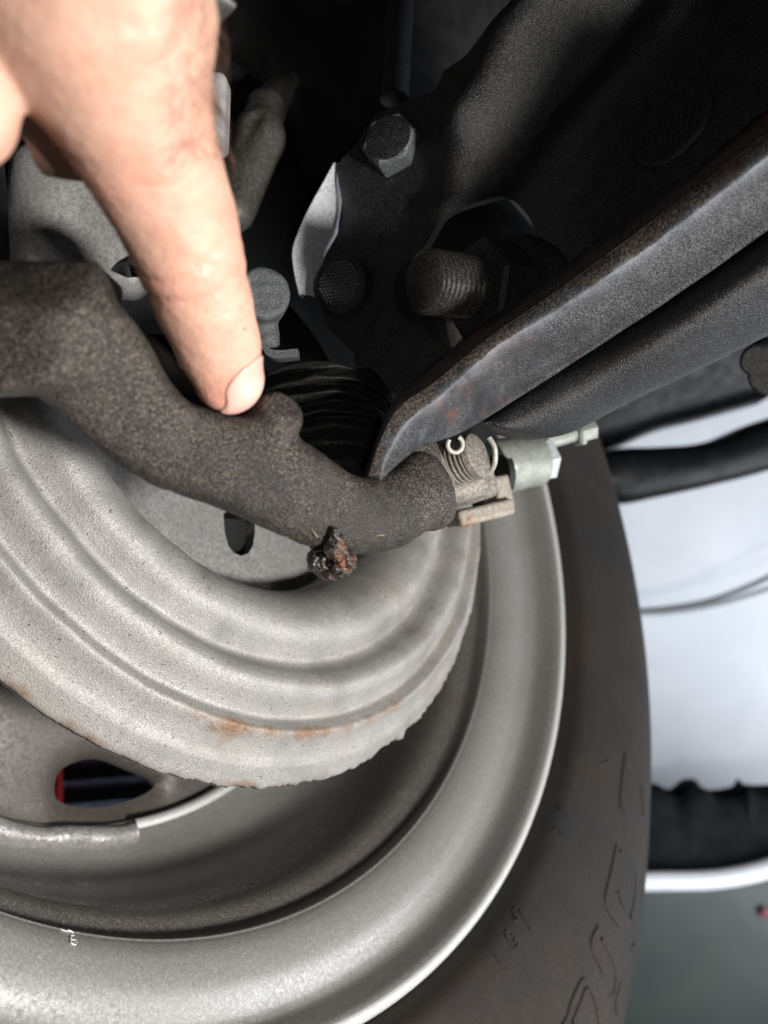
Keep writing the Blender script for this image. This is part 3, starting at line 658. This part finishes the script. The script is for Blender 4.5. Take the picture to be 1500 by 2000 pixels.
# hex bolt
def hexbolt(c, ax, af, h, rot, m, parent, name):
    u, v, ax = frame(ax); ring = [c + (af / 2 / math.cos(math.pi / 6)) * (math.cos(math.radians(60 * k + rot)) * u + math.sin(math.radians(60 * k + rot)) * v) for k in range(6)]
    return mesh(name, *prism(np.array(ring) - ax * h, ax, h, 1.0), m, parent, smooth=False)
hb = hexbolt(P(757, 268, 258), (-.34, -.16, -.92), 15.6, 8.0, 12, M['boltgrey'], arm, 'hex_bolt')
V, f = lathe(P(757, 268, 258) - D((-.34, -.16, -.92)) * .1, (-.34, -.16, -.92), [(.28, 0), (.28, 6.6), (.05, 7.5)], 40); mesh('bolt_face', V, f, M['black'], hb)
V, f = lathe(P(662, 553, 268), (-.42, .0, -.91), [(-16, 9.4), (-1.5, 9.4), (-.4, 9.0), (0, 8.0), (0, 0)], 48); kb = mesh('round_stud', V, f, M['black'], arm, sharp=50)
ua, va, aa = frame((-.42, 0, -.91)); parts = []
for i in range(-6, 7):
    for j in range(-6, 7):
        s, t = i * 1.25 + (j % 2) * .62, j * 1.1
        if s * s + t * t < 56:
            c = P(662, 553, 268) + s * ua + t * va; ring = np.array([c + .48 * (math.cos(k * math.pi / 3) * ua + math.sin(k * math.pi / 3) * va) for k in range(6)])
            parts.append(prism(ring - aa * .2, aa, .6, .2))
V, f = merge(*parts); o = mesh('knurling', V, f, M['boltgrey'], kb, smooth=False); o['kind'] = 'stuff'
# oval plug with dashes
pu = uvw(1335, 285); hw = lambda a, b: float(h_web(np.array([a]), np.array([b]))[0]); h0 = hw(*pu)
gu, gv = (hw(pu[0] + 4, pu[1]) - hw(pu[0] - 4, pu[1])) / 8, (hw(pu[0], pu[1] + 4) - hw(pu[0], pu[1] - 4)) / 8
pn = D(wn - gu * uW - gv * vW); pc = w0 + pu[0] * uW + pu[1] * vW + h0 * wn + pn * .3
V, f = lathe(pc, pn, [(-3, 11.2), (0.3, 11.0), (.7, 10.5), (.6, 10), (.6, 0)], 48); pl = mesh('plug', V, f, M['black'], arm)
ua, va, aa = frame(pn); parts = []
for i in range(-5, 6):
    for j in range(-3, 4):
        if (i * 1.9) ** 2 + (j * 2.8) ** 2 < 78: parts.append(prism(np.array([pc + aa * .5 + (i * 1.9 + a) * ua + (j * 2.8 + b) * va for a, b in ((-.35, -1.1), (.35, -1.1), (.35, 1.1), (-.35, 1.1))]), aa, .5, .1))
V, f = merge(*parts); o = mesh('plug_ridges', V, f, M['black'], pl, smooth=False); o['kind'] = 'stuff'

# ================================================================== ball joint
bj = thing('ball_joint', 'threaded ball joint stud with dark nut poking through the control arm hole', 'ball joint', P(900, 545, 250))
AX = D((-.80, .06, -.60))
tip = P(826, 549, 224)
prof = [(0, 0), (0, 7.4), (-.5, 8.1)]
pit = 1.75
for k in range(9):
    s = -.9 - k * pit; prof += [(s, 8.1), (s - .35, 8.85), (s - .75, 8.9), (s - 1.15, 8.1), (s - 1.4, 7.9)]
prof += [(-17.5, 7.9), (-40, 7.9)]
V, f = lathe(tip, AX, prof, 72); mesh('stud', V, f, M['steel'], bj, sharp=40)
u, v, a_ = frame(AX); nutc = tip - AX * 17.2
ring = np.array([nutc - AX * 15 + 14.2 * (math.cos(math.radians(60 * k + 14)) * u + math.sin(math.radians(60 * k + 14)) * v) for k in range(6)])
mesh('nut', *prism(ring, AX, 14, 1.2), M['black'], bj, smooth=False)
V, f = lathe(nutc - AX * 15, AX, [(-20, 17), (-2, 17), (0, 16), (0, 0)], 48); mesh('collar', V, f, M['black'], bj, sharp=50)
V, f = tube([P(888, 610, 250), P(893, 650, 250), P(905, 690, 252)], 2.9, 16, 20); mesh('retaining_pin', V, f, M['carrier'], bj)
# rubber boot bellows
S = []
for k, (y0, dy) in enumerate(((712, 0), (724, 1), (742, 0), (756, -1), (770, 0), (790, 1), (806, 0), (822, -1), (838, 0), (870, 0), (905, 0), (950, 0))):
    out = 0 if k % 2 else 1
    q = []
    for x, yo, z in ((440, 60, 236), (510, 22, 226), (570, 4, 220), (640, -6, 218), (700, 0, 221), (740, 22, 227), (765, 60, 238)):
        q.append(P(x, y0 + yo * (1 - k * .07), z + (0 if out else 5.5) - k * .6))
    S.append(q)
G = loft(np.array(S), 110, 60); G = G + (wobble(G, .35, 31) * .8 + wobble(G, .9, 33) * .25)[..., None] * np.array([0, .6, 1.0])
mesh('boot', G.reshape(-1, 3), grid_faces(110, 60), M['rubber'], bj)

# ================================================================== hose clip behind the finger
hc = thing('hose_clip', 'small round grey bolt end with a bent strap beside the fingertip', 'clip', P(520, 700, 215))
def f_clip(p):
    d = capcyl(p, P(508, 592, 213), D((.25, -.05, -.95)), 9, 6.6, 1.2)
    d = smin(d, rcone(p, P(505, 630, 212), P(522, 662, 211), 4.0, 2.6), 2); d = smin(d, rcone(p, P(530, 645, 212), P(534, 672, 212), 2.0, 1.6), 1.2)
    return d + wobble(p, 1.4, 4) * .15
V, f = isosurface(f_clip, P(508, 600, 213) - (13, 12, 12), P(520, 640, 213) + (9, 12, 10), .4); mesh('bolt_end', V, f, M['clipgrey'], hc)
S = []
for x, y in ((500, 662), (512, 672), (520, 684), (534, 691), (552, 692), (568, 690), (581, 689)):
    a = P(x, y - 8, 208); b = P(x, y + 8, 208); e = np.array([0, 0, 5.0]); S.append([a, b, b + e, a + e, a])
G = np.stack([np.concatenate([np.linspace(s[i], s[i + 1], 4)[:-1] for i in range(4)]) for s in catmull(np.array(S), 40)])
V = G.reshape(-1, 3); f = grid_faces(40, 12, cv=True) + [tuple(range(12))[::-1], tuple(39 * 12 + k for k in range(12))]
mesh('strap', V, f, M['clipgrey'], hc, sharp=40)

# ================================================================== caliper bracket, bolt and hose fitting
cb = thing('caliper_bracket', 'grey brown bracket with threaded bolt and white split pin beyond the arm tip', 'bracket', P(900, 960, 250))
bx = D((.93, -.22, .30)); by = D(np.cross((0, 0, 1), bx)); bz = np.cross(bx, by)
def f_cb(p):
    d = rbox(p, P(872, 932, 256), (bx, by, bz), (10.5, 8.4, 9), 4)
    d = smin(d, rcone(p, P(815, 900, 236), P(835, 945, 240), 7, 8), 4)
    d = smin(d, rbox(p, P(915, 948, 262), (bx, by, bz), (7, 5.5, 8), 3), 3)
    d = smin(d, rcone(p, P(903, 945, 252), P(915, 965, 254), 2.4, 2.0), 1.5)
    d = smax(d, -(np.linalg.norm(p - P(884, 902, 243), axis=-1) - 6.5), 1.5)
    return d + wobble(p, .6, 8) * .18
V, f = isosurface(f_cb, P(800, 860, 236) - (4, 4, 12), P(970, 1010, 275) + (4, 4, 6), .6); mesh('block', V, f, M['carrier'], cb)
ba = D((.80, -.28, -.53)); bc = P(938, 888, 244)
prof = [(0, 0), (0, 5.6), (-.8, 6.8), (-2.6, 7.1)]
for k in range(7): s = -2.6 - k * 1.5; prof += [(s, 6.4), (s - .35, 6.3), (s - .75, 7.1), (s - 1.15, 7.1)]
prof += [(-14, 6.2), (-26, 6.2)]
V, f = lathe(bc, ba, prof, 60); mesh('bolt', V, f, M['carrier'], cb, sharp=35)
u, v, _ = frame((.3, .1, -1))
V, f = tube([P(889, 868, 238) + 2.3 * (math.cos(t) * u + math.sin(t) * v) for t in np.linspace(-.6, 4.3, 14)], .72, 10, 40); mesh('split_pin', V, f, M['ivory'], cb)
V, f = tube([P(955, 855, 246), P(966, 875, 246), P(966, 905, 247), P(955, 925, 249)], .8, 10, 30); mesh('spring_clip', V, f, M['ivory'], cb)
def f_pad(p):
    d = rbox(p, P(936, 1003, 292), (bx, by, bz), (10.5, 2.8, 7), 1); d = np.minimum(d, rbox(p, P(972, 966, 297), (bx, by, bz), (3.4, 6.5, 6), 1.2))
    return d + wobble(p, .7, 18) * .2
V, f = isosurface(f_pad, P(870, 930, 280) - 6, P(1000, 1030, 308) + 5, .7); mesh('pad_carrier', V, f, M['tan'], cb)

hf = thing('brake_fitting', 'pale greenish cylindrical brake fitting in front of the tyre', 'fitting', P(1030, 900, 320))
ha = D((.90, -.14, .42))
V, f = lathe(P(962, 912, 312), ha, [(0, 0), (0, 9.6), (.8, 10.2), (11, 10.4), (12, 9.8), (20.5, 9.8), (21, 9.0), (21, 0)], 48); mesh('body', V, f, M['pale'], hf, sharp=40)
V, f = lathe(P(962, 912, 312) + ha * 21, ha, [(0, 8.4), (4.5, 8.4), (5, 7.5), (5, 0)], 6); mesh('hex_end', V, f, M['tab'], hf, smooth=False)
V, f = lathe(P(972, 925, 309), D((.9, -.1, .42)), [(0, 0), (0, 8.4), (2.4, 8.4), (2.4, 0)], 40); mesh('seal', V, f, M['rubber'], hf, sharp=40)
V, f = tube([P(1030, 868, 322), P(1075, 858, 325), P(1120, 846, 328)], [4.0, 3.6, 3.4], 20, 24); mesh('pipe', V, f, M['pale'], hf)
V, f = lathe(P(1122, 846, 328), D((.93, -.25, .2)), [(0, 0), (0, 5.2), (1, 6), (2.5, 6), (3, 4.6), (8, 4.6), (8.4, 4.0), (8.4, 0)], 6); mesh('pipe_nut', V, f, M['pale'], hf, smooth=False)

# ================================================================== dim parts behind the hand
def sdf_obj(name, f_, lo, hi, res, m, label, cat):
    V, f = isosurface(f_, lo, hi, res); return tag(mesh(name, V, f, m), label, cat)
def f_hub(p):
    d = rbox(p, P(165, 440, 242), (D((1, .1, .25)), D((-.1, 1, .1)), D((-.25, -.1, 1))), (20, 19, 11), 6)
    d = smin(d, rcone(p, P(60, 560, 230), P(90, 380, 236), 7, 8), 6)
    return d + wobble(p, .2, 6) * .2
sdf_obj('hub_carrier', f_hub, P(0, 250, 232) - (16, 14, 22), P(330, 660, 240) + (14, 12, 24), 1.1, M['hubgrey'], 'smooth grey hub casting half shaded below the hand', 'hub carrier')
S = []
for x, y, z in ((215, 528, 190), (235, 512, 191), (262, 520, 192), (290, 560, 193), (312, 610, 194), (330, 660, 196), (352, 720, 198)):
    a = P(x, y, z); S.append([a, a + np.array([2.2, -1.6, -.4]), a + np.array([7, -3.0, 2]), a + np.array([9, -2, 8]), a + np.array([3, 0, 6]), a])
G = loft(np.array(S), 60, 30); G = G + (wobble(G, 1.2, 14) * .25)[..., None] * np.array([.7, .7, 0])
tag(mesh('backing_flange', G.reshape(-1, 3), grid_faces(60, 30), M['clipgrey']), 'rough edged thin grey flange squeezed between knuckle and finger', 'flange')
def f_lev(p):
    d = rcone(p, P(575, 140, 345), P(520, 215, 316), 3.5, 7.0); d = smin(d, rcone(p, P(505, 270, 305), P(455, 410, 296), 9.5, 8), 6); d = smin(d, rcone(p, P(520, 215, 312), P(505, 270, 305), 7, 8), 4)
    d = smax(d, -rcone(p, P(500, 225, 296), P(425, 365, 283), 2.2, 2.2), 2)
    return d
sdf_obj('link_lever', f_lev, P(430, 60, 300) - (14, 4, 22), P(640, 460, 330) + (2, 12, 16), 1.1, M['lever'], 'dull brown grey link lever in the dark beside the finger', 'lever')
def f_pw(p): return rbox(p, P(402, 225, 232), (D((1, .03, 0)), D((-.03, 1, 0)), np.array([0, 0, 1.0])), (6.2, 10.5, 5), 2.2)
sdf_obj('sensor_housing', f_pw, P(402, 225, 232) - (9, 14, 8), P(402, 225, 232) + (9, 14, 8), .8, M['plasticwhite'], 'pale grey plastic housing peeking out behind the hand', 'housing')
V, f = tube([P(785, -60, 330), P(778, 60, 326), P(770, 195, 322)], 5.5, 24, 30); tag(mesh('stabiliser_rod', V, f, M['black']), 'dim brown rod above the hex bolt in shadow', 'rod')
V, f = tube([P(660, -60, 380), P(668, 120, 378), P(690, 300, 376)], 16, 24, 40); tag(mesh('damper_tube', V, f, M['void']), 'damper tube coloured black as shade left of the rod', 'tube')
for (x, y, r), lb in (((1478, 705, 6), 'upper small dark bolt under the control arm at the right edge'), ((1500, 735, 7), 'lower small dark bolt under the control arm at the right edge')):
    V, f = lathe(P(x, y, 300), (-.5, .3, -.8), [(-20, r), (-1, r), (0, r - 1), (0, 0)], 24); tag(mesh('small_bolt', V, f, M['black'], sharp=40), lb, 'bolt', 'small bolts under the arm')

# ================================================================== hand
hand = thing('hand', 'bare hairy hand with one finger pointing down onto the dusty knuckle', 'hand', P(465, 770, 172))
FC = [(444, 738, 172, 7.1), (424, 668, 167, 7.9), (397, 590, 161, 8.7), (371, 505, 155, 9.4), (345, 425, 150, 10.1), (308, 340, 143, 10.6), (268, 250, 136, 11.6), (228, 140, 129, 13.6), (190, 10, 122, 17), (160, -140, 116, 21)]
FP = [(P(x, y, z), r) for x, y, z, r in FC]
fa = D(FP[0][0] - FP[3][0])
def axis_s(p):   # distance along the finger from the tip, mm
    L = 0; best = None; bd = None
    for (a, ra), (b, rb) in zip(FP[:7], FP[1:8]):
        ba = b - a; l = np.linalg.norm(ba); t = np.clip(((p - a) @ ba) / (l * l), 0, 1); dd = np.linalg.norm(p - (a + t[..., None] * ba), axis=-1)
        s = L + t * l
        if best is None: best, bd = s, dd
        else: k = dd < bd; best = np.where(k, s, best); bd = np.where(k, dd, bd)
        L += l
    return best
Nn = D((.84, .14, -.50)); NC = P(450, 746, 172)     # nail facing direction, tip centre
def f_core(p):
    d = None
    for (a, ra), (b, rb) in zip(FP[:-1], FP[1:]):
        q = rcone(p, a, b, ra, rb); d = q if d is None else smin(d, q, 3.0)
    return d
def f_hand(p):
    d = f_core(p)
    d = smin(d, rcone(p, P(318, 215, 146), P(330, -150, 140), 9.0, 10.5), 5)         # next knuckle, dorsal side
    d = smin(d, rcone(p, P(60, -40, 124), P(-120, -160, 120), 15, 22), 8)             # palm mass
    d = smin(d, rcone(p, P(150, 240, 150), P(60, 60, 140), 8.0, 10), 5)               # shaded curled finger behind
    d = smin(d, rcone(p, P(20, 238, 148), P(150, 250, 152), 8.4, 8.8), 4)
    c = np.minimum(rcone(p, P(-75, 222, 122), P(-60, 60, 118), 8.0, 9.0), rcone(p, P(-75, 222, 122), P(-200, 190, 120), 8, 8))
    d = smin(d, c, 1.2)
    s = axis_s(p); wv = p @ D((.5, -.2, .8))
    for s0, dep, wd in ((23.0, .60, .6), (25.0, .70, .65), (27.2, .60, .6), (17.5, .32, .5), (30.0, .40, .6), (20.5, .38, .5), (13.5, .14, .5), (45, .30, .7), (47.5, .36, .8), (50, .34, .7), (53, .25, .7)):
        d = d + dep * np.exp(-((s - s0 - .9 * np.sin(wv * .55 + s0)) / wd) ** 2) * (.5 + .5 * np.sin(wv * .33 + s0 * 1.7)) 
    # nail fold groove
    return d + wobble(p, .45, 40) * .12
lo = P(-60, -60, 118) - (4, 2, 14); hi = P(520, 800, 172) + (3, 4, 10)
V, f = isosurface(f_hand, (-62, -74, 100), (-21, -14, 172), .62)
sV = axis_s(V); red = np.clip(.55 * np.exp(-((sV + 4) / 9) ** 2) + .30 * np.exp(-((sV - 25) / 5) ** 2) + .18 * np.exp(-((sV - 48) / 7) ** 2), 0, .7)
sk = mesh('skin', V, f, M['skin'], hand, attr=np.stack([red, red, red], 1))
# nail plate: a shell of the fingertip cut to a rounded nail outline
nt_ = D(np.cross(fa, Nn)); nl = D(np.cross(Nn, nt_))
nl = nl if nl @ fa > 0 else -nl
def f_nail(p):
    shell = np.abs(f_core(p) - .12) - .38
    q = p - (NC + nl * 1.6); a, b = q @ nl, q @ nt_; out = ((np.abs(a) / 6.8) ** 3.0 + (np.abs(b) / 5.8) ** 3.0) ** (1 / 3.0) - 1
    return smax(smax(shell, out * 5, .25), -(q @ Nn), .2)
V, f = isosurface(f_nail, NC - 13, NC + 13, .3)
if len(V): mesh('fingernail', V, f, M['nail'], hand)
# speck of dirt on the fingertip
Vs = np.array([list(v.co) for v in sk.data.vertices]); Vc = (Vs + np.array(hand.location) - CAM_POS) @ RW * 1000
e_ = (750 + F * Vc[:, 0] / Vc[:, 2] - 484) ** 2 + (1000 + F * Vc[:, 1] / Vc[:, 2] - 641) ** 2
k_ = np.where(e_ < 36)[0]; k_ = k_[np.argmin(Vc[k_, 2])]; n_ = np.array(list(sk.data.vertices[int(k_)].normal)) @ RW
u, v, _ = frame(n_); ring = [Vc[k_] - n_ * .12 + a * (.45 * math.cos(t) * u + .22 * math.sin(t) * v) for t, a in zip(np.linspace(0, 6.28, 10)[:-1], (1, .8, 1.1, .7, 1, 1.2, .8, 1, .9))]
mesh('dirt_speck', *prism(np.array(ring), n_, .2, .08), M['black'], hand)
# hairs on the back of the hand
hv, hp = V, None
parts = []
Vs = np.array([list(v.co) for v in sk.data.vertices]); Ns = np.array([list(v.normal) for v in sk.data.vertices])
Vc = (Vs + np.array(hand.location) - CAM_POS) @ RW * 1000; Nc = Ns @ RW
sx, sy = 750 + F * Vc[:, 0] / Vc[:, 2], 1000 + F * Vc[:, 1] / Vc[:, 2]
cand = np.where((sx > 330) & (sy < 300) & (Nc[:, 0] > -.1) & (Nc[:, 2] < .55))[0]
for i in rng.choice(cand, min(len(cand), 210), replace=False):
    p0, n0 = Vc[i], Nc[i]; t = D(np.array([.35, .85, .0]) + rng.normal(size=3) * .35); t = D(t - n0 * (t @ n0)); L = rng.uniform(3, 8)
    side = D(np.cross(n0, t)) * rng.uniform(-.5, .5)
    q = [p0 - n0 * .2, p0 + (t * .3 + n0 * .22) * L, p0 + (t * .65 + n0 * .32 + side * .3) * L, p0 + (t * .95 + n0 * .25 + side * .7) * L]
    parts.append(tube(q, [.038, .034, .015], 4, 7))
V, f = merge(*parts); o = mesh('hair', V, f, M['hair'], hand); o['kind'] = 'stuff'
